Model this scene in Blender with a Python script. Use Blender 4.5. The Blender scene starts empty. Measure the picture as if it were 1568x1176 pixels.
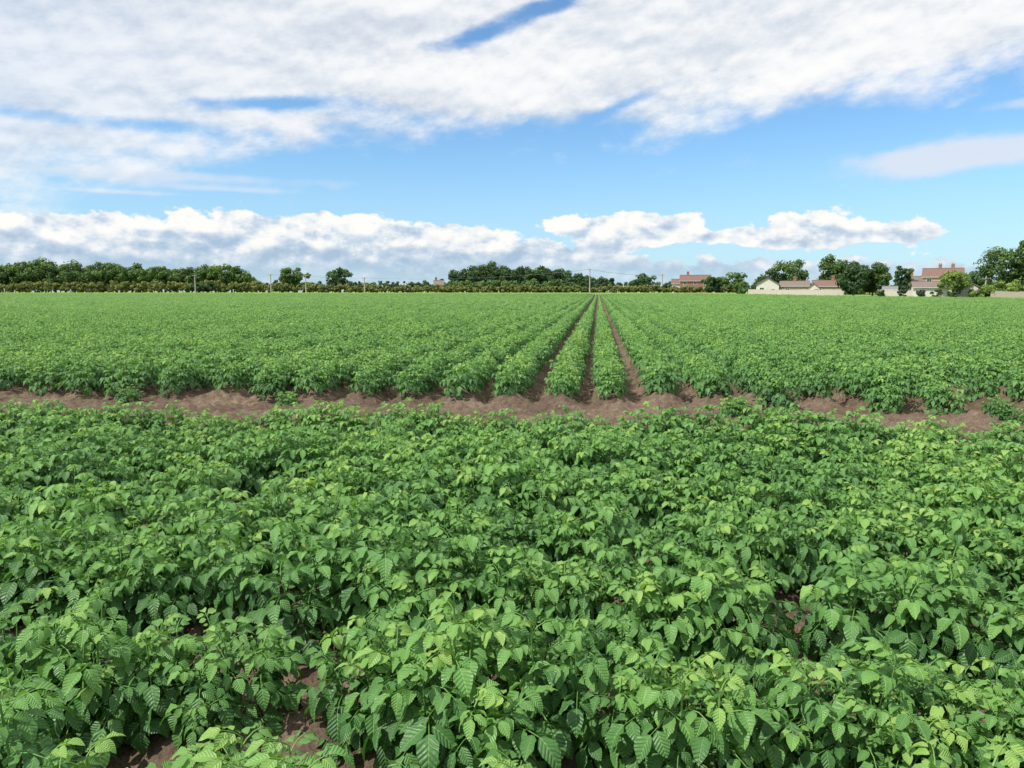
import bpy, math, random
import numpy as np
from mathutils import Vector, Euler
rng = np.random.default_rng(7)
random.seed(7)
scene = bpy.context.scene
scene.view_settings.view_transform = 'Standard'
scene.view_settings.look = 'None'
scene.view_settings.exposure = 0

# ------------------------------------------------------------------ camera
F = 1141.0; YAW = math.radians(6.55); PITCH = math.radians(7.09); CH = 1.85
cam_d = bpy.data.cameras.new("camera"); cam = bpy.data.objects.new("camera", cam_d)
scene.collection.objects.link(cam); scene.camera = cam
cam_d.sensor_width = 36; cam_d.lens = 36*F/1568; cam_d.clip_end = 20000; cam_d.clip_start = 0.05
cam.location = (0, 0, CH); cam.rotation_euler = (math.pi/2-PITCH, 0, YAW)
FW = np.array([-math.sin(YAW), math.cos(YAW)]); RT = np.array([math.cos(YAW), math.sin(YAW)])
def at(px, depth):
    v = (FW + RT*(px-784)/F)*depth
    return float(v[0]), float(v[1])
def dy_(px, y):
    return y/(FW[1]+RT[1]*(px-784)/F)
def zat(py, depth): return CH + (446-py)*depth/F
def pxdir(px, py):
    a = (px-784)/F; b = (588-py)/F
    f = np.array([FW[0]*math.cos(PITCH), FW[1]*math.cos(PITCH), -math.sin(PITCH)])
    u = np.array([FW[0]*math.sin(PITCH), FW[1]*math.sin(PITCH), math.cos(PITCH)])
    return f + np.array([RT[0], RT[1], 0])*a + u*b
def ae(px, py):
    v = pxdir(px, py); v /= np.linalg.norm(v)
    return math.degrees(math.atan2(v[0], v[1])), math.degrees(math.asin(v[2]))

# ------------------------------------------------------------------ node expression helper
class E:
    nt = None
    def __init__(s, sock): s.s = sock
    def _m(s, op, *a, clamp=False):
        n = E.nt.nodes.new('ShaderNodeMath'); n.operation = op; n.use_clamp = clamp
        for i, v in enumerate((s,)+a):
            if isinstance(v, E): E.nt.links.new(v.s, n.inputs[i])
            else: n.inputs[i].default_value = v
        return E(n.outputs[0])
    def __add__(s, o): return s._m('ADD', o)
    __radd__ = __add__
    def __sub__(s, o): return s._m('SUBTRACT', o)
    def __rsub__(s, o): return (s*-1.0)+o
    def __mul__(s, o): return s._m('MULTIPLY', o)
    __rmul__ = __mul__
    def __truediv__(s, o): return s._m('DIVIDE', o)
    def max(s, o): return s._m('MAXIMUM', o)
    def min(s, o): return s._m('MINIMUM', o)
    def pow(s, o): return s._m('POWER', o)
    def exp(s): return s._m('EXPONENT')
    def abs(s): return s._m('ABSOLUTE')
    def sin(s): return s._m('SINE')
    def clamp(s): return s._m('ADD', 0.0, clamp=True)
    def ss(s, a, b, c=0.0, d=1.0, kind='SMOOTHSTEP'):
        n = E.nt.nodes.new('ShaderNodeMapRange'); n.interpolation_type = kind
        E.nt.links.new(s.s, n.inputs['Value'])
        n.inputs['From Min'].default_value = a; n.inputs['From Max'].default_value = b
        n.inputs['To Min'].default_value = c; n.inputs['To Max'].default_value = d
        return E(n.outputs['Result'])
def comb(x, y, z=0.0):
    n = E.nt.nodes.new('ShaderNodeCombineXYZ')
    for i, v in enumerate((x, y, z)):
        if isinstance(v, E): E.nt.links.new(v.s, n.inputs[i])
        else: n.inputs[i].default_value = v
    return n.outputs[0]
def noise(vec, scale=1.0, detail=4, rough=0.5, lac=2.0, dist=0.0):
    n = E.nt.nodes.new('ShaderNodeTexNoise')
    if vec is not None: E.nt.links.new(vec, n.inputs['Vector'])
    n.inputs['Scale'].default_value = scale; n.inputs['Detail'].default_value = detail
    n.inputs['Roughness'].default_value = rough; n.inputs['Lacunarity'].default_value = lac
    n.inputs['Distortion'].default_value = dist
    return E(n.outputs['Fac'])
def ramp(fac, pts, interp='LINEAR'):
    n = E.nt.nodes.new('ShaderNodeValToRGB'); cr = n.color_ramp; cr.interpolation = interp
    while len(cr.elements) < len(pts): cr.elements.new(0.5)
    for e, (p, c) in zip(cr.elements, sorted(pts, key=lambda t: t[0])):
        e.position = p; e.color = (c[0], c[1], c[2], 1) if hasattr(c, '__len__') else (c, c, c, 1)
    if isinstance(fac, E): E.nt.links.new(fac.s, n.inputs[0])
    return n.outputs['Color']
def mixc(f, a, b, mode='MIX'):
    n = E.nt.nodes.new('ShaderNodeMix'); n.data_type = 'RGBA'; n.blend_type = mode
    for sock, v in ((n.inputs[0], f), (n.inputs[6], a), (n.inputs[7], b)):
        if isinstance(v, E): E.nt.links.new(v.s, sock)
        elif isinstance(v, bpy.types.NodeSocket): E.nt.links.new(v, sock)
        elif hasattr(v, '__len__'): sock.default_value = (v[0], v[1], v[2], 1)
        else: sock.default_value = v
    return n.outputs[2]

# ------------------------------------------------------------------ world
SUN_EL = 52.0; SUN_AZ = 235.0
w = bpy.data.worlds.new("World"); scene.world = w; w.use_nodes = True
try:
    w.cycles.sampling_method = 'MANUAL'; w.cycles.sample_map_resolution = 256
except Exception: pass
nt = w.node_tree; nt.nodes.clear(); E.nt = nt
out = nt.nodes.new('ShaderNodeOutputWorld'); bg = nt.nodes.new('ShaderNodeBackground')
nt.links.new(bg.outputs[0], out.inputs[0]); bg.inputs['Strength'].default_value = 0.1
sky = nt.nodes.new('ShaderNodeTexSky'); sky.sky_type = 'NISHITA'; sky.sun_disc = False
sky.sun_elevation = math.radians(SUN_EL); sky.sun_rotation = math.radians(SUN_AZ)
sky.air_density = 1.0; sky.dust_density = 0.3; sky.ozone_density = 2.0
tc = nt.nodes.new('ShaderNodeTexCoord'); sp = nt.nodes.new('ShaderNodeSeparateXYZ')
nt.links.new(tc.outputs['Generated'], sp.inputs[0])
dx, dy, dz = [E(sp.outputs[i]) for i in range(3)]
az = dx._m('ARCTAN2', dy)*(180/math.pi)
el = dz._m('ARCSINE')*(180/math.pi)
AZ0, AZ1 = -70.0, 60.0
azn = az.ss(AZ0, AZ1, kind='LINEAR')
def nt_sep(c):
    n = nt.nodes.new('ShaderNodeSeparateColor'); nt.links.new(c, n.inputs[0]); return n.outputs[0]
def bound(pts, interp='EASE'):
    P = []
    for px, py in pts:
        a, e = ae(px, py); P.append(((a-AZ0)/(AZ1-AZ0), e/30.0))
    return E(nt_sep(ramp(azn, P, interp)))*30.0
def blob(px, py, wx, wy, slope=0.0):
    a, e = ae(px, py); k = 1/20.5
    du = (az-a); dv = (el-e)-du*slope
    return ((du*(1/(wx*k))).pow(2.0)*-1.0 - (dv*(1/(wy*k))).pow(2.0)).exp()
# -- upper bank of altocumulus
sv = el - az*0.12
nA = noise(comb(az*0.07, sv*0.19, 3.1), 1.0, 5, 0.55)
nB = noise(comb(az*0.20, sv*0.36, 7.7), 1.0, 7, 0.60)
lowb = bound([(-400,330),(0,292),(180,262),(330,246),(450,226),(560,206),(700,198),(850,194),(1000,196),(1080,182),(1160,152),(1300,137),(1450,127),(1568,110),(1900,60)])
fieldU = (el-lowb)*0.34 + (nA-0.5)*2.4 + (nB-0.5)*2.5 + 0.22
fieldU = fieldU - blob(735,52,95,20,0.18)*3.0 - blob(840,6,95,18,0.1)*3.2 - blob(390,157,125,14,0.05)*2.0 - blob(110,180,190,13)*1.3 - blob(955,160,50,9,0.4)*0.8 - blob(350,70,140,10,0.2)*0.6 - blob(60,95,120,10,0.1)*0.5
fieldU = fieldU - el.ss(26,45)*0.7
leftsoft = az.ss(-44,-12,0.80,1.0)
dU = fieldU.ss(-0.4,0.85)*leftsoft
shU2 = noise(comb(az*0.20+0.03, sv*0.36+0.22, 7.7), 1.0, 4, 0.55)
litU = ((nB-shU2)*1.9 + 0.66 + (nA-0.5)*1.1).clamp()  # emboss from offset noise: lit and shaded relief put into the cloud colour
colU = ramp(litU, [(0.0,(0.52,0.60,0.71)),(0.4,(0.70,0.76,0.84)),(0.75,(0.91,0.93,0.955)),(1.0,(0.99,0.99,0.985))])
# -- lens clouds right, thin streaks left
fL = blob(1450,238,150,15)*0.9+ blob(1540,234,110,20)*0.9 + blob(1410,262,50,11)*0.8 + blob(1560,158,55,9)*0.8 + (nB-0.5)*2.2
dL = fL.ss(0.2,1.2)*0.85
fS = blob(330,272,190,10)*1.0 + blob(350,290,90,5) + blob(90,262,160,14) + blob(170,293,110,4)+(nB-0.5)*1.8 + (nA-0.5)
dS = fS.ss(0.30,1.3)*0.6
# -- low cumulus
cu = noise(comb(az*0.40, el*0.62, 5.0), 1.0, 8, 0.58)
cu2 = noise(comb(az*0.40+0.12, el*0.62-0.34, 5.0), 1.0, 5, 0.54)
topb = bound([(-500,322),(0,320),(130,318),(200,328),(280,324),(360,318),(430,322),(500,320),(560,328),(640,334),(680,340),(760,348),(830,358),(900,385),(1100,395),(1300,398),(1600,405)])
bl = ((topb-el)*0.7).min(1.35)
pf = blob(940,352,95,24)*1.7 + blob(1030,345,55,20)*1.1 + blob(940,380,50,10)*1.1 + blob(1100,362,55,12)*1.2 + blob(1235,352,62,26)*2.1 + blob(1190,368,55,10) + blob(1300,360,50,13)*1.0 + blob(1400,353,58,15)*1.8 + blob(870,348,45,12) - 0.65
fC = bl.max(pf) + (cu-0.5)*2.9
dC = fC.ss(-0.02,0.24)
edge = fC.ss(0.0,1.3,0.22,-0.10)
litC = ((cu2-cu)*-3.4 + 0.64 + edge)  # noise emboss, bright edges and darker base paint sunlit shading into cumulus colour
base = el.ss(1.0,4.8)
litC = (litC*(base*0.4+0.6) + (base-0.6)*0.38).clamp()
colC = ramp(litC, [(0.0,(0.42,0.56,0.72)),(0.4,(0.60,0.71,0.83)),(0.72,(0.86,0.90,0.93)),(1.0,(1.0,0.99,0.96))])
# -- haze near horizon
skyc = mixc(1.0, sky.outputs[0], (1.08,1.46,1.68), 'MULTIPLY')
haze = el.ss(-1.0,12.0,0.6,0.0)
c10 = lambda c: mixc(1.0, c, (10,10,10), 'MULTIPLY')
c = mixc(haze, skyc, (4.5,6.4,8.7))
c = mixc(dS, c, (7.9,8.4,9.2))
c = mixc(dU, c, c10(colU))
c = mixc(dL, c, (7.6,8.1,9.0))
c = mixc(dC*el.ss(0.2,2.6,0.35,1.0), c, c10(colC))
nt.links.new(c, bg.inputs['Color'])

sd = bpy.data.lights.new("sun", 'SUN'); sun = bpy.data.objects.new("sun", sd); scene.collection.objects.link(sun)
sd.energy = 5.0; sd.angle = math.radians(0.5); sd.color = (1.0,0.955,0.87)
a = math.radians(SUN_AZ); e = math.radians(SUN_EL)
sdir = Vector((math.sin(a)*math.cos(e), math.cos(a)*math.cos(e), math.sin(e)))
sun.rotation_euler = sdir.to_track_quat('Z', 'Y').to_euler(); sun.location = sdir*50

# ------------------------------------------------------------------ materials
LA = np.array(at(1135,236)); LB = np.array(at(1640,140)); LN = float(np.linalg.norm(LB-LA))
def newmat(name):
    m = bpy.data.materials.new(name); m.use_nodes = True; m.node_tree.nodes.clear(); E.nt = m.node_tree
    o = E.nt.nodes.new('ShaderNodeOutputMaterial'); return m, o
def princ(color, rough=0.8, spec=0.3):
    p = E.nt.nodes.new('ShaderNodeBsdfPrincipled')
    if isinstance(color, bpy.types.NodeSocket): E.nt.links.new(color, p.inputs['Base Color'])
    else: p.inputs['Base Color'].default_value = (*color, 1)
    p.inputs['Roughness'].default_value = rough; p.inputs['Specular IOR Level'].default_value = spec
    return p
def bump(h, strength=0.5, dist=0.01):
    b = E.nt.nodes.new('ShaderNodeBump'); b.inputs['Strength'].default_value = strength; b.inputs['Distance'].default_value = dist
    E.nt.links.new(h.s, b.inputs['Height']); return b.outputs[0]
def geo_pos():
    g = E.nt.nodes.new('ShaderNodeNewGeometry'); return g.outputs['Position']
def sepxyz(s):
    n = E.nt.nodes.new('ShaderNodeSeparateXYZ'); E.nt.links.new(s, n.inputs[0]); return [E(o) for o in n.outputs]
def simple(name, c1, c2, scale=3, rough=0.85, spec=0.2, bmp=0.3):
    m, o = newmat(name)
    t = E.nt.nodes.new('ShaderNodeTexCoord')
    n = noise(t.outputs['Object'], scale, 5, 0.6)
    p = princ(ramp(n, [(0.3,c1),(0.7,c2)]), rough, spec)
    E.nt.links.new(bump(n, bmp, 0.02), p.inputs['Normal'])
    E.nt.links.new(p.outputs[0], o.inputs[0]); return m
def leafmat(name, stops, rough=0.42, spec=0.5, trans=0.3, veins=True):
    m, o = newmat(name)
    at_ = E.nt.nodes.new('ShaderNodeAttribute'); at_.attribute_name = 'lf'
    u, t, r = sepxyz(at_.outputs['Vector'])
    pos = geo_pos()
    big = noise(pos, 0.5 if veins else 0.12, 2, 0.5); sm = noise(pos, 6.0 if veins else 1.5, 2, 0.5)
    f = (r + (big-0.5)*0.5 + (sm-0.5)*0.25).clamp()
    if veins:
        oi = E.nt.nodes.new('ShaderNodeObjectInfo')
        f = (f + (E(oi.outputs['Random'])-0.5)*0.16).clamp()
    col = ramp(f, stops)
    if veins:
        au = u.abs()
        mid = au.ss(0.03, 0.12, 1.0, 0.0)
        wv_ = ((t*7.0 - au*2.0)*(2*math.pi)).sin()
        side = (wv_.ss(0.70, 1.0))*au.ss(0.95,0.5)
        v = mid.max(side*0.5)
        col = mixc(v*0.28, col, (0.27,0.47,0.14))
        col = mixc(au.ss(0.0,0.7,0.0,0.12), col, (0.05,0.13,0.022))
    p = princ(col, rough, spec)
    if veins:
        fine = noise(pos, 75.0, 1, 0.5)
        E.nt.links.new(bump((v*-1.0)-wv_*0.35+fine*0.8, 0.55, 0.0045), p.inputs['Normal'])
    tr = E.nt.nodes.new('ShaderNodeBsdfTranslucent')
    tcol = mixc(1.0, col, (1.3,1.35,0.6), 'MULTIPLY'); E.nt.links.new(tcol, tr.inputs['Color'])
    mx = E.nt.nodes.new('ShaderNodeMixShader'); mx.inputs[0].default_value = trans
    E.nt.links.new(p.outputs[0], mx.inputs[1]); E.nt.links.new(tr.outputs[0], mx.inputs[2])
    E.nt.links.new(mx.outputs[0], o.inputs[0]); return m
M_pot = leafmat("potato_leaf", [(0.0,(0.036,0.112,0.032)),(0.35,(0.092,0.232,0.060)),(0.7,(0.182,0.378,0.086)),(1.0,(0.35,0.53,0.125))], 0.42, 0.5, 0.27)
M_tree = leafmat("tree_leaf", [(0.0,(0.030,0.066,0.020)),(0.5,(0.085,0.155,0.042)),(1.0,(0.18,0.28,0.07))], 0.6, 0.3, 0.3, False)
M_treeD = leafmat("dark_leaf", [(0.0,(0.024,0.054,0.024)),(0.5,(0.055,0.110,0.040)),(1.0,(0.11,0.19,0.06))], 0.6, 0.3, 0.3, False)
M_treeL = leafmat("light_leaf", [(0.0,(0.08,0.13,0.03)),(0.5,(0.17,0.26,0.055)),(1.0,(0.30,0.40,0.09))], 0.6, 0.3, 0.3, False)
M_hedge = leafmat("hedge_leaf", [(0.0,(0.08,0.12,0.035)),(0.5,(0.18,0.22,0.065)),(1.0,(0.33,0.30,0.12))], 0.7, 0.2, 0.3, False)
M_bark = simple("bark", (0.06,0.045,0.03), (0.13,0.10,0.075), 6)

def soil():
    m, o = newmat("soil_and_grass")
    pos = geo_pos(); x, y, z = sepxyz(pos)
    n1 = noise(pos, 0.7, 4, 0.6); n2 = noise(pos, 9.0, 6, 0.65); n3 = noise(pos, 45.0, 4, 0.6)
    dry = (n1*0.5 + n2*0.5)
    c1 = ramp(dry, [(0.32,(0.088,0.061,0.044)),(0.46,(0.150,0.108,0.077)),(0.58,(0.228,0.170,0.122)),(0.70,(0.37,0.285,0.21))])
    c1 = mixc(n3.ss(0.35,0.65,0.45,0.0), c1, (0.05,0.036,0.026))
    g = ramp(noise(pos, 0.35, 5, 0.6), [(0.3,(0.14,0.23,0.05)),(0.55,(0.23,0.33,0.075)),(0.75,(0.35,0.38,0.12))])
    fm = (y + (n1-0.5)*1.2).ss(262.5, 263.5)
    d = LB-LA
    s = ((y-float(LA[1]))*float(d[0]) - (x-float(LA[0]))*float(d[1]))*(1/LN)
    fm = fm.max(s.ss(-1.5,-0.5))
    col = mixc(fm, c1, g)
    p = princ(col, 0.95, 0.1)
    E.nt.links.new(bump(n2*0.7+n3*0.4, 1.0, 0.05), p.inputs['Normal'])
    E.nt.links.new(p.outputs[0], o.inputs[0]); return m
M_soil = soil()

# ------------------------------------------------------------------ mesh builder
def mesh_from(name, V, faces, mats, lf=None, mi=None, smooth=True):
    me = bpy.data.meshes.new(name)
    V = np.asarray(V, np.float32)
    loops = np.concatenate([f.ravel() for f in faces]).astype(np.int32)
    tot = np.concatenate([np.full(len(f), f.shape[1], np.int32) for f in faces])
    st = np.concatenate([[0], np.cumsum(tot)[:-1]]).astype(np.int32)
    me.vertices.add(len(V)); me.vertices.foreach_set('co', V.ravel())
    me.loops.add(len(loops)); me.loops.foreach_set('vertex_index', loops)
    me.polygons.add(len(tot)); me.polygons.foreach_set('loop_start', st)
    try: me.polygons.foreach_set('loop_total', tot)
    except Exception: pass
    for m in mats: me.materials.append(m)
    if mi is not None: me.polygons.foreach_set('material_index', np.concatenate(mi).astype(np.int32))
    me.polygons.foreach_set('use_smooth', np.full(len(tot), smooth))
    if lf is not None:
        a = me.attributes.new('lf', 'FLOAT_VECTOR', 'POINT'); a.data.foreach_set('vector', np.asarray(lf, np.float32).ravel())
    me.update(calc_edges=True); me.validate()
    return me
def addobj(name, me, parent=None, loc=None):
    o = bpy.data.objects.new(name, me); scene.collection.objects.link(o)
    if parent: o.parent = parent
    if loc is not None: o.location = loc
    return o
def norm(v): return v/np.maximum(np.linalg.norm(v, axis=-1, keepdims=True), 1e-9)

def tmpl(lod):
    if lod == 0:
        ts = [0.10,0.26,0.46,0.66,0.84,0.94]
        prof = [0.48,0.88,1.0,0.84,0.48,0.20]
        v = [(0,0,0)]
        for t, pf in zip(ts, prof): v += [(-pf,t,-1),(0,t,0),(pf,t,1)]
        v += [(0,1,0)]
        tri = [(0,2,1),(0,3,2)]; q = []
        for i in range(5):
            b = 1+i*3; q += [(b,b+1,b+4,b+3),(b+1,b+2,b+5,b+4)]
        b = 16; tri += [(b,b+1,19),(b+1,b+2,19)]
        return np.array(v, float), np.array(tri), np.array(q)
    if lod == 1:
        v = [(0,0,0),(-1,0.38,-1),(0,0.45,0),(1,0.38,1),(0,1,0)]
        return np.array(v, float), np.array([(0,2,1),(0,3,2),(1,2,4),(2,3,4)]), np.zeros((0,4), int)
    v = [(0,0,0),(-1,0.42,-1),(1,0.42,1),(0,1,0)]
    return np.array(v, float), np.array([(0,2,1),(1,2,3)]), np.zeros((0,4), int)

def leaves_to_mesh(L, lod):
    A = np.array(L); T, tri, q = tmpl(lod); n = len(A); k = len(T)
    d = norm(A[:,3:6]); up = A[:,6:9]; s = norm(np.cross(d, up)); up = norm(np.cross(s, d))
    Ln, W, cu, fo, ag = [A[:,i:i+1] for i in range(9,14)]
    sx = T[None,:,0]; t = T[None,:,1]
    xx = sx*W*0.5; yy = t*Ln*(1-0.25*cu*t); zz = -cu*Ln*t*t + np.abs(xx)*fo
    if lod == 0:
        zz = zz + np.abs(sx)*W*0.10*np.sin(t*16+A[:,0:1]*300+T[None,:,2]*1.3)
        xx = xx*(1+0.06*np.sin(t*21+A[:,1:2]*200))
    V = A[:,None,0:3] + s[:,None,:]*xx[...,None] + d[:,None,:]*yy[...,None] + up[:,None,:]*zz[...,None]
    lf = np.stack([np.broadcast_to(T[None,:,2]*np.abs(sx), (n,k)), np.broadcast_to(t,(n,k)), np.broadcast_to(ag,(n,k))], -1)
    off = (np.arange(n)*k)[:,None,None]
    return V.reshape(-1,3), (tri[None]+off).reshape(-1,3), (q[None]+off).reshape(-1,4), lf.reshape(-1,3)
def tube(P, R, sides=3, age=0.8):
    P = np.array(P, float); n = len(P); d = norm(np.gradient(P, axis=0))
    ref = np.where(np.abs(d[:,2:3])>0.9, np.array([[1,0,0]]), np.array([[0,0,1]]))
    s = norm(np.cross(d, ref)); u = np.cross(s, d)
    an = np.arange(sides)*2*math.pi/sides
    R = np.broadcast_to(R, (n,)) if np.ndim(R)==0 else np.array(R)
    V = P[:,None,:] + (s[:,None,:]*np.cos(an)[None,:,None] + u[:,None,:]*np.sin(an)[None,:,None])*R[:,None,None]
    q = []
    for i in range(n-1):
        for j in range(sides):
            k = (j+1)%sides; q.append((i*sides+j, i*sides+k, (i+1)*sides+k, (i+1)*sides+j))
    return V.reshape(-1,3), np.array(q), np.tile([[0.5,0.5,age]], (n*sides,1))

def plant(rg, lod, origin=(0,0,0), spread=0.28, height=0.45):
    L = []; tubes = []
    O = np.array(origin, float)
    ns = {0:8,1:6,2:4}[lod]
    for si in range(ns):
        a0 = si*2*math.pi/ns + rg.uniform(-0.4,0.4); rr = spread*rg.uniform(0.4,1.0) if si else 0.03
        b = O + np.array([math.cos(a0),math.sin(a0),0])*0.04
        h = height*rg.uniform(0.78,1.10)*(1-0.34*(rr/spread)**2)
        tp = O + np.array([math.cos(a0)*rr, math.sin(a0)*rr, h])
        md = (b+tp)/2 + np.array([math.cos(a0),math.sin(a0),0])*0.04
        sp_ = [b, md, tp]
        if lod == 0: tubes.append((sp_, [0.006,0.005,0.003], 0.6))
        nl = {0:10,1:8,2:6}[lod]
        ga = rg.uniform(0, 6.28)
        for li in range(nl):
            f = li/(nl-1)
            tt = 0.25+0.75*f
            p0 = b*(1-tt)**2 + 2*md*tt*(1-tt) + tp*tt*tt
            ga += 2.4; az_ = ga + rg.uniform(-0.3,0.3)
            if f < 0.6:
                az_ = a0 + ((az_-a0+math.pi)%(2*math.pi)-math.pi)*0.6
            top = f**1.5
            R = (0.175*(1-top)+0.07*top)*rg.uniform(0.85,1.15)
            e0 = math.radians(22+38*top+rg.uniform(-12,12)); e1 = math.radians(-45+50*top+rg.uniform(-20,20))
            K = 6; pts = [p0]; dirs = []
            for k in range(K):
                ee = e0+(e1-e0)*(k+0.5)/K
                dd = np.array([math.cos(az_)*math.cos(ee), math.sin(az_)*math.cos(ee), math.sin(ee)])
                dirs.append(dd); q_ = pts[-1]+dd*R/K; q_[2] = max(q_[2], O[2]+0.03); pts.append(q_)
            if lod == 0: tubes.append(([pts[0],pts[2],pts[4],pts[6]], [0.0028,0.0022,0.002,0.0015], 0.7))
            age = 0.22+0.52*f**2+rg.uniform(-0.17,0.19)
            sc = (1.0-0.44*top)*rg.uniform(0.82,1.18)*{0:1.14,1:1.22,2:1.5}[lod]
            def lfl(p, d, up, ln, cu):
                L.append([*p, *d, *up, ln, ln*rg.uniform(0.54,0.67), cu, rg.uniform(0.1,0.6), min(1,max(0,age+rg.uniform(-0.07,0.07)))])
            d = dirs[-1]; s = norm(np.cross(d, [0,0,1.0])); u = np.cross(s, d)
            j = rg.uniform(-0.2,0.2,3)
            lfl(pts[-1], d+np.array([0,0,-0.15])+j*0.5, u+j, 0.094*sc, rg.uniform(0.2,0.65))
            prs = {0:[(5,0.078),(3,0.066),(1,0.036)],1:[(5,0.08),(3,0.068)],2:[(4,0.08)]}[lod]
            for k, ln in prs:
                d = dirs[k-1]; s = norm(np.cross(d, [0,0,1.0])); u = np.cross(s, d)
                for sg in (-1,1):
                    j = rg.uniform(-0.28,0.28,3)
                    dd = d*0.5+s*sg*1.0+u*rg.uniform(-0.45,0.1)+np.array([0,0,-0.18])
                    lfl(pts[k]+s*sg*0.008, dd+j*0.4, u+j, ln*sc*rg.uniform(0.85,1.1), rg.uniform(0.15,0.65))
    return L, tubes
def plant_mesh(name, L, tubes, lod):
    V, tri, q, lf = leaves_to_mesh(L, lod)
    Vs=[V]; Qs=[q]; Ls=[lf]; off=len(V)
    for P,R,ag in tubes:
        v,qq,l = tube(P,R,3,ag); Vs.append(v); Qs.append(qq+off); Ls.append(l); off+=len(v)
    faces = [tri]; Q = np.concatenate(Qs)
    if len(Q): faces.append(Q)
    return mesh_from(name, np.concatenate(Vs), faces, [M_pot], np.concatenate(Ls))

cols = {}
for lod, nv in ((0,10),(1,6)):
    c_ = bpy.data.collections.new("potato_plants_lod%d"%lod); cols[lod] = c_
    for i in range(nv):
        rg = np.random.default_rng(100+lod*50+i)
        L, tb = plant(rg, lod, (0,0,0), 0.27 if lod == 0 else 0.19)
        c_.objects.link(bpy.data.objects.new("potato_plant_%d_%02d"%(lod,i), plant_mesh("potato_plant", L, tb, lod)))
c_ = bpy.data.collections.new("potato_row_pieces"); cols[2] = c_
for i in range(8):
    rg = np.random.default_rng(300+i); L = []
    for k in range(7):
        l_, _ = plant(rg, 2, (rg.uniform(-0.05,0.05), -1+k*2/7+rg.uniform(-.06,.06), rg.uniform(-0.05,0.05)), 0.13, 0.46*rg.uniform(0.76,1.2))
        L += l_
    c_.objects.link(bpy.data.objects.new("potato_row_piece_%02d"%i, plant_mesh("potato_row_piece", L, [], 2)))

def scatter(name, P, rot, scl, idx, coll):
    me = bpy.data.meshes.new(name); P = np.asarray(P, np.float32)
    me.vertices.add(len(P)); me.vertices.foreach_set('co', P.ravel())
    for nm, ty, arr, key in (('rot','FLOAT_VECTOR',rot,'vector'),('scl','FLOAT_VECTOR',scl,'vector'),('idx','INT',idx,'value')):
        a = me.attributes.new(nm, ty, 'POINT'); a.data.foreach_set(key, np.asarray(arr, np.float32 if ty!='INT' else np.int32).ravel())
    ob = addobj(name, me)
    ng = bpy.data.node_groups.new(name+"_scatter", 'GeometryNodeTree')
    ng.interface.new_socket('Geometry', in_out='INPUT', socket_type='NodeSocketGeometry')
    ng.interface.new_socket('Geometry', in_out='OUTPUT', socket_type='NodeSocketGeometry')
    N = ng.nodes; gi = N.new('NodeGroupInput'); go = N.new('NodeGroupOutput')
    ip = N.new('GeometryNodeInstanceOnPoints'); ci = N.new('GeometryNodeCollectionInfo')
    ci.inputs['Collection'].default_value = coll; ci.inputs['Separate Children'].default_value = True; ci.inputs['Reset Children'].default_value = True
    ip.inputs['Pick Instance'].default_value = True
    def na(nm, ty):
        n = N.new('GeometryNodeInputNamedAttribute'); n.data_type = ty; n.inputs['Name'].default_value = nm
        return [o for o in n.outputs if o.enabled and o.name == 'Attribute'][0]
    er = N.new('FunctionNodeEulerToRotation')
    ng.links.new(na('rot','FLOAT_VECTOR'), er.inputs[0]); ng.links.new(er.outputs[0], ip.inputs['Rotation'])
    ng.links.new(na('scl','FLOAT_VECTOR'), ip.inputs['Scale']); ng.links.new(na('idx','INT'), ip.inputs['Instance Index'])
    ng.links.new(gi.outputs[0], ip.inputs['Points']); ng.links.new(ci.outputs[0], ip.inputs['Instance']); ng.links.new(ip.outputs[0], go.inputs[0])
    md = ob.modifiers.new("scatter", 'NODES'); md.node_group = ng
    return ob

# ------------------------------------------------------------------ terrain
def vnoise(x, y, seed=0):
    xi = np.floor(x).astype(np.int64); yi = np.floor(y).astype(np.int64); fx = x-xi; fy = y-yi
    fx = fx*fx*(3-2*fx); fy = fy*fy*(3-2*fy)
    def h(a,b):
        n = (a*374761393 + b*668265263 + seed*974711) & 0xffffffff
        n = ((n ^ (n>>13))*1274126177) & 0xffffffff
        return ((n ^ (n>>16)) & 0xffff)/65535.0
    return (h(xi,yi)*(1-fx)+h(xi+1,yi)*fx)*(1-fy)+(h(xi,yi+1)*(1-fx)+h(xi+1,yi+1)*fx)*fy
def sst(a,b,x):
    t = np.clip((x-a)/(b-a),0,1); return t*t*(3-2*t)
RS = 0.83; RX0 = 0.25
HS = 0.87; HY0 = 7.85
BLK = 11.95
def rise(x, y): return 0.55*sst(150, 262, y) + 0.75*sst(262,270,y)
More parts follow.
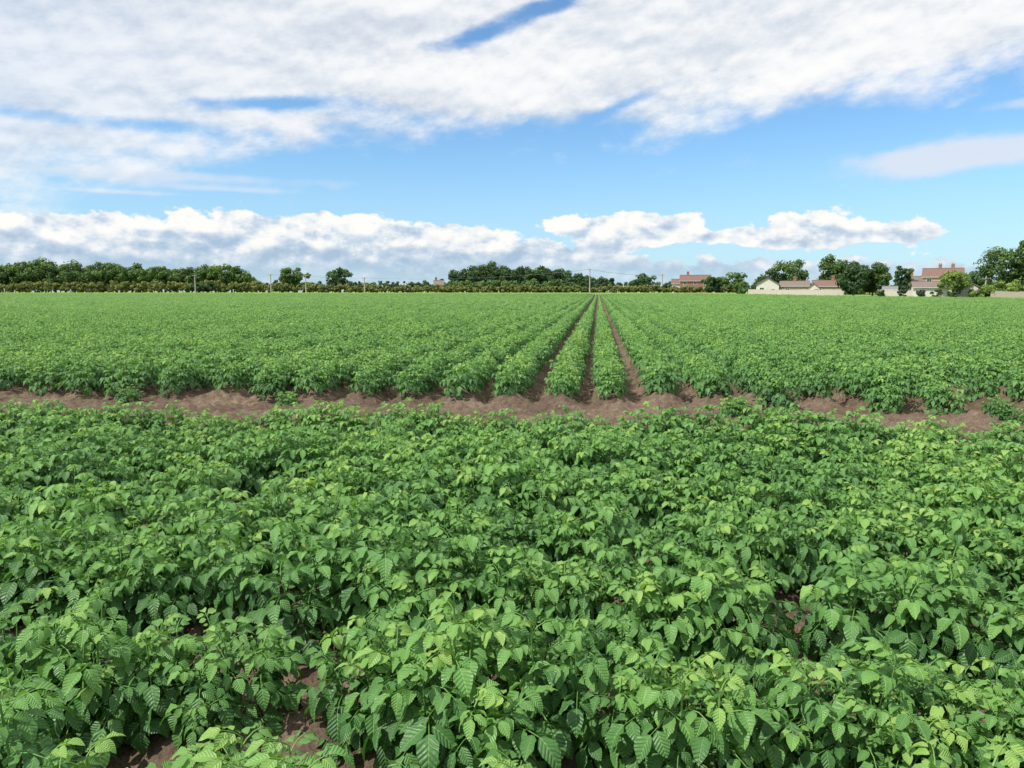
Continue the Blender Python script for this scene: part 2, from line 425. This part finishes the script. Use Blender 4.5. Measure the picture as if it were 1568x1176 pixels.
def terrain(x, y, fine=True):
    x = np.asarray(x,float); y = np.asarray(y,float)
    hl = 0.5+0.5*np.cos((y-HY0)*2*math.pi/HS); hl = hl**0.8*0.15
    wob = 0.5*(vnoise(x*0.9,y*0+3.3,4)-0.5)
    fr = 0.5+0.5*np.cos((x-RX0)*2*math.pi/RS); fr = fr**0.8*0.19
    a = 1-sst(HY0+0.4,HY0+0.9,y); b = sst(BLK-0.35,BLK+0.25,y+wob)*(1-sst(258,262,y))
    h = hl*a + fr*b + rise(x,y)
    mid = (1-a)*(1-b)
    h += mid*(0.02*np.sin(y*3.1+0.3*np.sin(x)) + 0.02)
    for mx, my in ((-0.53,11.65),(0.27,11.5),(1.05,11.35),(2.0,11.6),(5.4,11.2),(6.1,11.8),(6.6,11.3)):
        h += 0.14*np.exp(-((x-mx)/0.24)**2-((y-my)/0.28)**2)
    near = 1-sst(25,60,y)
    n = (vnoise(x*1.3,y*1.3,1)-.5)*0.04 + (vnoise(x*4,y*4,2)-.5)*0.04 + (vnoise(x*9,y*9,3)-.5)*0.045 + np.maximum(vnoise(x*17,y*17,5)-.5,0)*0.12
    return h + n*near
gx = np.concatenate([[-4000,-2500,-1500,-900], np.arange(-600,-60,20), np.arange(-60,-14,RS/6), np.arange(-14,13,0.04), np.arange(13,45,RS/6), np.arange(45,600,20), [900,1500,2500,4000]])
gy = np.concatenate([[-1500,-500,-200,-100,-50,-20,-8], np.arange(-3,1,0.25), np.arange(1,8,0.06), np.arange(8,13.5,0.035), np.arange(13.5,30,0.2), np.arange(30,140,2.5), np.arange(140,300,3), [320,360,450,600,900,1500,2500,5000]])
X, Y = np.meshgrid(gx, gy); Z = terrain(X, Y)
ny, nx = X.shape
I = np.arange(nx*ny).reshape(ny,nx)
Q = np.stack([I[:-1,:-1],I[:-1,1:],I[1:,1:],I[1:,:-1]],-1).reshape(-1,4)
addobj("ground", mesh_from("ground", np.stack([X,Y,Z],-1).reshape(-1,3), [Q], [M_soil]))

# ------------------------------------------------------------------ crop placement
def ground_px(px, py, z=0.25):
    v = pxdir(px, py); s = (z-CH)/v[2]; return v[0]*s, v[1]*s
gaps = [(*ground_px(395,985),0.15),(*ground_px(325,1000),0.10),(*ground_px(455,1110),0.17),(*ground_px(1180,945),0.16),(*ground_px(1530,785),0.20),
        (*ground_px(790,765),0.17),(*ground_px(345,785),0.20),(*ground_px(1075,692),0.25),(*ground_px(1420,675),0.25),(*ground_px(60,675),0.25),(*ground_px(870,890),0.07),(*ground_px(1270,1075),0.06)]
P=[];R=[];S=[];I_=[]
def put(x,y,s,n,tilt=0.15,sh=1.0,dz=0):
    P.append((x,y,dz)); R.append((rng.uniform(-tilt,tilt),rng.uniform(-tilt,tilt),rng.uniform(0,6.28))); S.append((s,s,s*sh)); I_.append(rng.integers(n))
for k in range(11):
    y0 = HY0-HS*k; x = -15.0
    while x < 13:
        x += 0.275*rng.uniform(0.75,1.28)
        if k == 0 and rng.random() < 0.12: x += 0.2
        if rng.random() < 0.02: continue
        yy = y0+rng.uniform(-0.08,0.08)
        if any((x-g[0])**2+(yy-g[1])**2 < (g[2]+0.12)**2 for g in gaps): continue
        hv = 0.99+0.26*(float(vnoise(np.array(x*0.9),np.array(yy*1.1),9))-0.5)
        put(x,yy,hv*rng.uniform(0.84,1.14),10)
for lx,ly in ((2.0,11.2),(2.15,11.35),(5.7,10.9),(5.6,11.1),(-5.0,11.5),(-7.7,11.4),(6.3,11.0)): put(lx,ly,0.62,10)
PP = np.array(P); PP[:,2] = terrain(PP[:,0],PP[:,1])-0.02
scatter("potato_crop", PP, R, S, I_, cols[0])

def in_field(x,y):
    s = ((LB[0]-LA[0])*(y-LA[1])-(LB[1]-LA[1])*(x-LA[0]))/LN
    return (y < 261.5) & (s < -3)
P=[];R=[];S=[];I_=[]
P2=[];R2=[];S2=[];I2=[]
for k in range(-62,52):
    x0 = RX0+RS*k
    y = BLK - 0.15 + rng.uniform(-0.4,0.35)
    if k in (-2,-1,0): y = BLK-0.1
    if k in (1,): y = BLK+0.25
    if k in (7,8,9): y += 0.3
    rw = rng.uniform(0.95,1.07)
    while y < 46:
        y += 0.28*rng.uniform(0.8,1.2)
        if x0 < -0.95*y-4 or x0 > 0.62*y+4: continue
        off = 0.0
        s = rng.uniform(0.90,1.22)*rw
        if k == -1: off = 0.03; s *= 0.95
        if k == 0: off = -0.03; s *= 0.95
        if k == 1: off = 0.04; s *= 0.96
        if k == -2: off = -0.04; s *= 0.96
        if k in (7,8) and rng.random() < 0.3 and y < 20: continue
        put(x0+off+rng.uniform(-0.05,0.05), y, s, 6)
for k in range(-320,240):
    x0 = RX0+RS*k; y = 47.0 + rng.uniform(-0.3,0.3)
    ylo = max(47.0, (abs(x0)-8)/(0.95 if x0<0 else 0.62))
    n = int((ylo-47)/1.9); y += n*1.9
    rw = rng.uniform(0.90,1.06)
    while y < 262:
        off = {-1:0.03,0:-0.03,1:0.06,-2:-0.06}.get(k,0.0); s = rw*(0.97 if k in (-1,0) else 1.0)
        P2.append((x0+off+rng.uniform(-.04,.04), y, 0)); R2.append((0,0,rng.choice([0,math.pi])+rng.uniform(-.03,.03)))
        S2.append((s*rng.uniform(.95,1.1), 1, rw*rng.uniform(.80,1.24))); I2.append(rng.integers(8)); y += 1.9
PP = np.array(P); PP[:,2] = terrain(PP[:,0],PP[:,1])-0.02
scatter("potato_crop.001", PP, R, S, I_, cols[1])
P2=np.array(P2);R2=np.array(R2);S2=np.array(S2);I2=np.array(I2)
m = in_field(P2[:,0],P2[:,1]); P2=P2[m];R2=R2[m];S2=S2[m];I2=I2[m]
P2[:,2] = 0.15+rise(P2[:,0],P2[:,1])
scatter("potato_crop.002", P2, R2, S2, I2, cols[2])
print("instances", len(PP), len(P2))

# ------------------------------------------------------------------ trees
def crown(rg, cx, cy, z0, h, wd, nclump, nleaf, leaf, dark=0.0, shape='round', depthf=1.0):
    c = []
    while len(c) < nclump:
        p = rg.uniform(-1,1,3); r = np.linalg.norm(p)
        if r > 1 or r < 0.35*rg.random(): continue
        if shape == 'cone' and math.hypot(p[0],p[1]) > (1-p[2])*0.5+0.08: continue
        c.append(p)
    c = np.array(c)
    an = np.arctan2(c[:,1],c[:,0]); lump = 1+0.16*np.sin(an*3+rg.uniform(0,6))+0.12*np.sin(c[:,2]*5+rg.uniform(0,6))
    c[:,:2] *= lump[:,None]
    m = min(wd,h)
    C = c*np.array([wd/2*0.88,wd/2*depthf*0.88,h/2*0.86])+np.array([cx,cy,z0+h/2])
    cl = rg.integers(0,nclump,nleaf)
    cr = rg.uniform(0.13,0.25,nclump)*m
    dv = norm(rg.normal(size=(nleaf,3)))*rg.random((nleaf,1))**0.40
    dv[:,2] = dv[:,2]*0.75
    pos = C[cl]+dv*cr[cl][:,None]
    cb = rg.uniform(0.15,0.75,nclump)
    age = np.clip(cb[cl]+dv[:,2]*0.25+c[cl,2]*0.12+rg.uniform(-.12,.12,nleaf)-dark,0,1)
    nrm = norm(dv*1.4+rg.normal(size=(nleaf,3))*0.5+np.array([0,0,0.4]))
    t1 = norm(np.cross(nrm, rg.normal(size=(nleaf,3)))); t2 = np.cross(nrm,t1)
    s = leaf*rg.uniform(0.6,1.3,(nleaf,1))
    V = np.stack([pos-t1*s, pos-t2*s*0.6, pos+t1*s, pos+t2*s*0.6],1)
    q = np.arange(nleaf*4).reshape(-1,4)
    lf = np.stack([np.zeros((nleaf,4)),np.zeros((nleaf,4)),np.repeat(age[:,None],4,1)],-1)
    return V.reshape(-1,3), q, lf.reshape(-1,3), C
class Acc:
    def __init__(s): s.V=[];s.Q=[];s.L=[];s.M=[];s.o=0
    def add(s,v,q,l,mi=0):
        s.V.append(v);s.Q.append(q+s.o);s.L.append(l);s.M.append(np.full(len(q),mi));s.o+=len(v)
    def obj(s,name,mats):
        return addobj(name, mesh_from(name, np.concatenate(s.V), [np.concatenate(s.Q)], mats, np.concatenate(s.L), [np.concatenate(s.M)], smooth=False))
def tree_into(A, rg, x, y, top, wd, leaf=0.35, nleaf=2200, nclump=34, shape='round', dark=0.0, trunkf=0.25, zb=None, limbs=5):
    z = float(rise(x,y)) if zb is None else zb
    h = top-z; c0 = z+h*trunkf
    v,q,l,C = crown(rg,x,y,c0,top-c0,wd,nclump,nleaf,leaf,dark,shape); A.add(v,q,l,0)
    r = max(0.12,h*0.022)
    P = [(x,y,z-0.2),(x+rg.uniform(-.1,.1),y,z+h*0.25),(x+rg.uniform(-.3,.3),y,z+h*0.55),(x,y,z+h*0.85)]
    v,q,l = tube(P,[r*1.3,r,r*0.65,r*0.2],7,0.5); A.add(v,q,l,1)
    for i in range(limbs):
        t = C[rg.integers(len(C))]; b = np.array([x,y,z+h*rg.uniform(0.22,0.5)]); m_ = (b+t)/2+np.array([0,0,-0.04*h])
        v,q,l = tube([b,m_,t],[r*0.5,r*0.35,r*0.12],5,0.5); A.add(v,q,l,1)
def tree(name, px, depth, ytop, wpx, mat=M_tree, seed=0, **kw):
    rg = np.random.default_rng(900+seed+int(px)); A = Acc(); x,y = at(px,depth)
    tree_into(A, rg, x, y, zat(ytop,depth), wpx*depth/F, **kw); return A.obj(name,[mat,M_bark])
def belt(name, prof, depth, step, wpx, mat, dsp=8, jit=4, leaf=0.42, nleaf=1500, trunkf=0.12, seed=1, yc=None, **kw):
    rg = np.random.default_rng(seed); A = Acc(); px = prof[0][0]
    xs=[p[0] for p in prof]; ysv=[p[1] for p in prof]
    while px < prof[-1][0]:
        d = (dy_(px,yc) if yc else depth)+rg.uniform(-dsp,dsp); yt = np.interp(px,xs,ysv)+rg.uniform(-jit,jit)
        x,y = at(px,d); tree_into(A,rg,x,y,zat(yt,d),wpx*rg.uniform(0.75,1.3)*d/F,leaf=leaf,nleaf=nleaf,trunkf=trunkf,limbs=3,**kw)
        px += step*rg.uniform(0.7,1.3)
    return A.obj(name,[mat,M_bark])
belt("woodland", [(-420,400),(0,404),(90,401),(200,403),(280,411),(330,404),(372,403),(384,410)], 0, 13, 36, M_tree, seed=2, nclump=26, nleaf=2200, leaf=0.5, jit=5, yc=305)
belt("woodland.001", [(-420,409),(0,410),(385,412)], 0, 12, 34, M_treeD, seed=3, nclump=22, nleaf=1300, leaf=0.6, yc=322)
belt("hedgerow", [(-420,431),(0,431),(385,431),(560,436),(700,436),(1130,438)], 0, 7, 17, M_hedge, seed=4, jit=2.5, leaf=0.36, nleaf=550, trunkf=0.0, nclump=12, dsp=2.5, yc=281)
belt("hedgerow.001", [(380,429),(560,430),(700,431),(1140,431)], 330, 8, 18, M_treeD, seed=5, jit=2.5, leaf=0.42, nleaf=500, trunkf=0.0, nclump=12, dsp=6)
belt("copse", [(695,416),(720,406),(760,402),(800,407),(850,410),(880,418),(935,429)], 335, 11, 38, M_treeD, seed=6, nleaf=2200, nclump=26, leaf=0.5)
belt("shrubs", [(685,430),(760,428),(880,430)], 300, 9, 24, M_tree, seed=7, jit=2, leaf=0.38, nleaf=800, trunkf=0.0, nclump=14, dsp=4)
belt("shrubs.001", [(305,431),(345,430)], 0, 14, 34, M_treeD, seed=8, jit=1, leaf=0.33, nleaf=1200, trunkf=0.0, nclump=16, dsp=2, yc=276)
tree("ash_tree", 453,305,409,46, M_tree, 1, leaf=0.45, nleaf=2800)
tree("ash_tree.001", 521,305,411,38, M_treeD, 2, leaf=0.45, nleaf=2800)
tree("oak_tree", 985,300,417,48, M_treeD, 3, trunkf=0.05, leaf=0.45)
tree("oak_tree.001", 1120,275,416,48, M_tree, 4, trunkf=0.05, leaf=0.45)
tree("oak_tree.002", 1086,270,423,30, M_treeD, 5, trunkf=0.05, leaf=0.4)
tree("willow_tree", 1205,262,396,62, M_tree, 6, nleaf=3600, nclump=36, trunkf=0.08, leaf=0.42)
tree("oak_tree.003", 1172,270,414,36, M_treeD, 16, trunkf=0.05, leaf=0.4)
tree("sycamore_tree", 1272,258,390,46, M_tree, 7, leaf=0.45, nleaf=3600, nclump=40, trunkf=0.12)
tree("sycamore_tree.001", 1303,205,400,44, M_treeD, 8, trunkf=0.02, nleaf=4200, nclump=50, leaf=0.4)
tree("sycamore_tree.002", 1332,208,401,48, M_tree, 9, trunkf=0.02, nleaf=4200, nclump=50, leaf=0.4, dark=0.2)
tree("conifer_tree", 1376,225,403,26, M_treeD, 10, trunkf=0.05, dark=0.15, leaf=0.4)
tree("birch_tree", 1455,180,412,46, M_treeL, 11, trunkf=0.2, nleaf=2400, leaf=0.3)
tree("birch_tree.001", 1414,235,414,30, M_treeD, 17, trunkf=0.1, nleaf=1600)
tree("birch_tree.002", 1492,200,409,38, M_treeD, 18, trunkf=0.1, nleaf=1800)
tree("ash_tree.002", 1528,172,375,72, M_tree, 12, trunkf=0.10, nleaf=4600, nclump=38, leaf=0.3, limbs=9)
tree("poplar_tree", 1560,168,360,34, M_tree, 13, trunkf=0.05, nleaf=3800, nclump=44, leaf=0.3)
tree("poplar_tree.001", 1590,168,368,34, M_tree, 14, trunkf=0.05, nleaf=3200, nclump=40, leaf=0.3)
tree("ash_tree.003", 1640,165,380,90, M_tree, 15, trunkf=0.1, nleaf=5000, nclump=50)
belt("garden_shrubs", [(1130,432),(1200,434),(1300,432),(1420,436),(1500,430),(1560,432),(1700,425)], 250, 10, 24, M_tree, seed=9, jit=4, leaf=0.32, nleaf=800, trunkf=0.0, nclump=14, dsp=5)
belt("garden_shrubs.001", [(1500,436),(1540,430),(1700,428)], 166, 15, 36, M_treeL, seed=10, jit=4, leaf=0.26, nleaf=1400, trunkf=0.0, nclump=18, dsp=4)
belt("garden_shrubs.002", [(1345,442),(1500,444)], 179, 26, 14, M_treeD, seed=11, jit=2, leaf=0.24, nleaf=400, trunkf=0.0, nclump=10, dsp=3)

# ------------------------------------------------------------------ buildings
M_brick = simple("red_brick", (0.24,0.13,0.095), (0.34,0.19,0.145), 4)
M_render = simple("pale_render", (0.58,0.56,0.51), (0.70,0.68,0.63), 2)
M_buff = simple("buff_brick", (0.38,0.28,0.21), (0.50,0.39,0.30), 4)
M_tileR = simple("red_tile", (0.15,0.090,0.075), (0.24,0.145,0.12), 5)
M_tileB = simple("brown_tile", (0.15,0.12,0.10), (0.24,0.195,0.165), 5)
M_slate = simple("grey_slate", (0.16,0.165,0.175), (0.25,0.255,0.265), 5)
M_white = simple("white_frame", (0.72,0.72,0.70), (0.80,0.80,0.78), 3, 0.5, 0.4, 0.05)
M_glass = simple("window_glass", (0.02,0.025,0.03), (0.04,0.05,0.06), 1, 0.1, 0.6, 0.0)
M_wood = simple("weathered_wood", (0.30,0.26,0.21), (0.45,0.40,0.33), 6)
M_terra = simple("terracotta", (0.36,0.16,0.10), (0.45,0.21,0.13), 6)
def boxv(c, s):
    x,y,z = c; a,b,d = s[0]/2,s[1]/2,s[2]/2
    V = np.array([(x+i*a,y+j*b,z+k*d) for k in (-1,1) for j in (-1,1) for i in (-1,1)],float)
    return V, np.array([(0,2,3,1),(4,5,7,6),(0,1,5,4),(2,6,7,3),(0,4,6,2),(1,3,7,5)])
def part(name, geos, mat, parent):
    A = Acc()
    for v,q in geos: A.add(v,q,np.zeros((len(v),3)))
    me = mesh_from(name, np.concatenate(A.V), [np.concatenate(A.Q)], [mat], None, None, smooth=False)
    return addobj(name, me, parent)
def house(name, px, depth, wpx, eave_py, ridge_py, dm=7.0, wall=M_brick, roof=M_tileR, rot=0.0, chim=(0.35,), floors=2, gable_front=False):
    x,y = at(px,depth); gz = float(rise(x,y)); W = wpx*depth/F
    he = zat(eave_py,depth)-gz; hr = zat(ridge_py,depth)-gz
    E0 = bpy.data.objects.new(name,None); scene.collection.objects.link(E0)
    E0.location = (x,y,gz); facing = math.atan2(-x,y)*1.0
    E0.rotation_euler = (0,0,facing+rot)
    D = dm
    if gable_front: wx, wy = D, W
    else: wx, wy = W, D
    geos=[]
    wv = np.array([(-wx/2,-wy/2,-0.3),(wx/2,-wy/2,-0.3),(wx/2,wy/2,-0.3),(-wx/2,wy/2,-0.3),(-wx/2,-wy/2,he),(wx/2,-wy/2,he),(wx/2,wy/2,he),(-wx/2,wy/2,he)],float)
    geos.append((wv,np.array([(0,1,5,4),(1,2,6,5),(2,3,7,6),(3,0,4,7)])))
    g1 = np.array([(-wx/2,-wy/2,he),(-wx/2,0,hr-0.05),(-wx/2,wy/2,he),(-wx/2,0,he),(wx/2,-wy/2,he),(wx/2,0,he),(wx/2,wy/2,he),(wx/2,0,hr-0.05)],float)
    geos.append((g1,np.array([(0,1,2,3),(4,5,6,7)])))
    rotz = math.pi/2 if gable_front else 0.0
    H = bpy.data.objects.new("body",None); scene.collection.objects.link(H); H.parent=E0; H.rotation_euler=(0,0,rotz)
    part("walls",geos,wall,H)
    ov=0.35; sl=(hr-he)/(wy/2); ez=he-ov*sl
    def slab(sg):
        t=0.16
        V=np.array([(-wx/2-ov,sg*(wy/2+ov),ez),(wx/2+ov,sg*(wy/2+ov),ez),(wx/2+ov,0,hr),(-wx/2-ov,0,hr)],float)
        V2=V+np.array([0,0,t]); return np.concatenate([V,V2]), np.array([(0,3,2,1),(4,5,6,7),(0,1,5,4),(1,2,6,5),(2,3,7,6),(3,0,4,7)])
    part("roof",[slab(-1),slab(1)],roof,H)
    part("ridge_tiles",[boxv((0,0,hr+0.17),(wx+2*ov,0.3,0.12))],M_tileB,H)
    for i,cf in enumerate(chim):
        cx=(cf-0.5)*wx; ch=1.1
        part("chimney_%d"%(i+1),[boxv((cx,0,hr+ch/2-0.4),(0.9,0.7,ch+0.8)),boxv((cx,0,hr+ch+0.07),(1.05,0.85,0.14))],M_brick,H)
        part("chimney_pots_%d"%(i+1),[boxv((cx-0.22,0,hr+ch+0.37),(0.25,0.25,0.45)),boxv((cx+0.22,0,hr+ch+0.37),(0.25,0.25,0.45))],M_terra,H)
    fr=[];gl=[]; fw = wy if gable_front else wx; fd = wx if gable_front else wy
    nwin = max(2,int(fw/3.0)); ff = he/floors
    for fl in range(floors):
        for i in range(nwin):
            cx=(i+0.5)/nwin*fw-fw/2
            if fl==0 and i==nwin//2: continue
            zc = ff*fl+ff*0.56; ww,wh=1.25,min(1.2,ff*0.5)
            fy=-fd/2-0.03
            for bx,bz,bw,bh in ((0,wh/2,ww+0.16,0.09),(0,-wh/2,ww+0.16,0.09),(-ww/2,0,0.09,wh-0.09),(ww/2,0,0.09,wh-0.09),(0,0,0.06,wh-0.09)):
                fr.append(boxv((cx+bx,fy,zc+bz),(bw,0.10,bh)))
            gl.append(boxv((cx,fy+0.02,zc),(ww-0.1,0.06,wh-0.1)))
    part("window_frames",fr,M_white,E0); part("window_glass",gl,M_glass,E0)
    cx=(nwin//2+0.5)/nwin*fw-fw/2
    part("door",[boxv((cx,-fd/2-0.03,1.0),(0.95,0.08,2.0))],M_tileB,E0)
    part("gutter",[boxv((0,-fd/2-ov-0.06,ez+0.03),(fw+2*ov,0.11,0.11))] if not gable_front else [boxv((0,-fd/2-0.06,he*0.5-0.3),(0.08,0.08,he))],M_white,E0)
    return E0
house("brick_house", 1062,290,44,430,422, wall=M_brick, roof=M_tileR, chim=(0.25,))
house("farmhouse", 673,318,14,436,430, wall=M_brick, roof=M_tileB, chim=(0.2,), floors=1)
house("bungalow", 1172,240,32,436,426, wall=M_render, roof=M_tileB, chim=(), floors=1, gable_front=True, dm=9)
house("bungalow.001", 1213,240,40,438,431, wall=M_buff, roof=M_tileB, chim=(0.5,), floors=1)
house("bungalow.002", 1262,236,40,438,430, wall=M_buff, roof=M_tileR, chim=(0.7,), floors=1)
house("bungalow.003", 1242,228,16,441,434, wall=M_render, roof=M_tileB, chim=(), floors=1, gable_front=True, dm=6)
house("village_house", 1437,225,52,424,412, wall=M_buff, roof=M_tileR, chim=(0.42,0.74), floors=2, dm=8)
house("village_house.001", 1034,300,14,434,428, wall=M_render, roof=M_tileR, chim=(), floors=1, dm=5)
house("village_house.002", 1395,228,24,431,424, wall=M_render, roof=M_tileB, chim=(0.3,), floors=1, dm=7)
house("bungalow.004", 1418,186,46,440,432, wall=M_render, roof=M_tileB, chim=(), floors=1, rot=0.1)
house("bungalow.005", 1472,184,34,439,429, wall=M_render, roof=M_slate, chim=(), floors=1, gable_front=True, dm=7)
house("garden_shed", 1358,198,18,443,439, wall=M_wood, roof=M_slate, chim=(), floors=1, dm=3)
def fence(name, a, b, h=1.8, mat=M_wood, step=1.83):
    a=np.array(a);b=np.array(b); L=np.linalg.norm(b-a); n=int(L/step); d=(b-a)/L; geos=[]; ang=math.atan2(d[1],d[0]); c,s=math.cos(ang),math.sin(ang)
    rg=np.random.default_rng(5)
    def rb(t,lx,ly,z,lz):
        v,q=boxv((0,0,0),(lx,ly,lz)); vv=v.copy(); vv[:,0]=v[:,0]*c-v[:,1]*s; vv[:,1]=v[:,0]*s+v[:,1]*c
        p=a+d*t; return vv+np.array([p[0],p[1],float(rise(p[0],p[1]))+z]),q
    for i in range(n):
        hh=h*rg.uniform(0.94,1.03)
        geos.append(rb(i*step,0.1,0.1,hh/2+0.05,hh+0.1))
        for k in range(6):
            bw=(step-0.1)/6; geos.append(rb(i*step+0.05+bw*(k+0.5),bw-0.012,0.03+0.01*(k%2),hh/2+0.04,hh-0.1))
        geos.append(rb(i*step+step/2,step-0.1,0.08,hh+0.02,0.05))
    A=Acc()
    for v,q in geos: A.add(v,q,np.zeros((len(v),3)))
    return addobj(name,mesh_from(name,np.concatenate(A.V),[np.concatenate(A.Q)],[mat],None,None,smooth=False))
M_fence = simple("pale_fence", (0.42,0.38,0.33), (0.58,0.54,0.48), 6)
fence("garden_fence", at(1143,234), at(1290,213), 1.9, M_fence)
fence("garden_fence.001", at(1340,199), at(1400,185), 1.9, M_fence)
fence("garden_fence.002", at(1512,165), at(1640,141), 1.8, M_wood)
M_pole = simple("pole_timber_pale", (0.34,0.30,0.26), (0.46,0.42,0.38), 6)
def upole(name, px, depth, ytop, arm=True):
    x,y=at(px,depth); z=float(rise(x,y)); t=zat(ytop,depth); A=Acc()
    v,q,l=tube([(x,y,z-0.3),(x,y,(z+t)/2),(x,y,t)],[0.24,0.20,0.16],10); A.add(v,q,l)
    if arm:
        for g in (boxv((x,y-0.24,t-0.4),(1.8,0.12,0.14)),boxv((x-0.8,y-0.24,t-0.25),(0.09,0.09,0.18)),boxv((x+0.8,y-0.24,t-0.25),(0.09,0.09,0.18)),boxv((x,y-0.24,t-0.25),(0.09,0.09,0.16))): A.add(g[0],g[1],np.zeros((8,3)))
    addobj(name,mesh_from(name,np.concatenate(A.V),[np.concatenate(A.Q)],[M_pole],None,None,smooth=False)); return np.array([x,y,t-0.2])
tops=[upole("utility_pole",303,dy_(303,271),421),upole("utility_pole.001",418,dy_(418,271),420),upole("utility_pole.002",471,dy_(471,271),421),upole("utility_pole.003",560,dy_(560,271),425),upole("utility_pole.004",902,dy_(902,271),412),upole("utility_pole.005",1012,300,420)]
upole("utility_pole.006",1503,172,424)
A=Acc()
for p0,p1 in zip(tops[1:-1],tops[2:]):
    for o_ in (-0.8,0.8):
        pts=[p0+(p1-p0)*t+np.array([o_*0.3,0,-1.6*4*t*(1-t)*min(1,np.linalg.norm(p1-p0)/80)]) for t in np.linspace(0,1,14)]
        v,q,l=tube(pts,0.02,4); A.add(v,q,l)
addobj("overhead_wires",mesh_from("overhead_wires",np.concatenate(A.V),[np.concatenate(A.Q)],[M_slate],None,None,smooth=False))
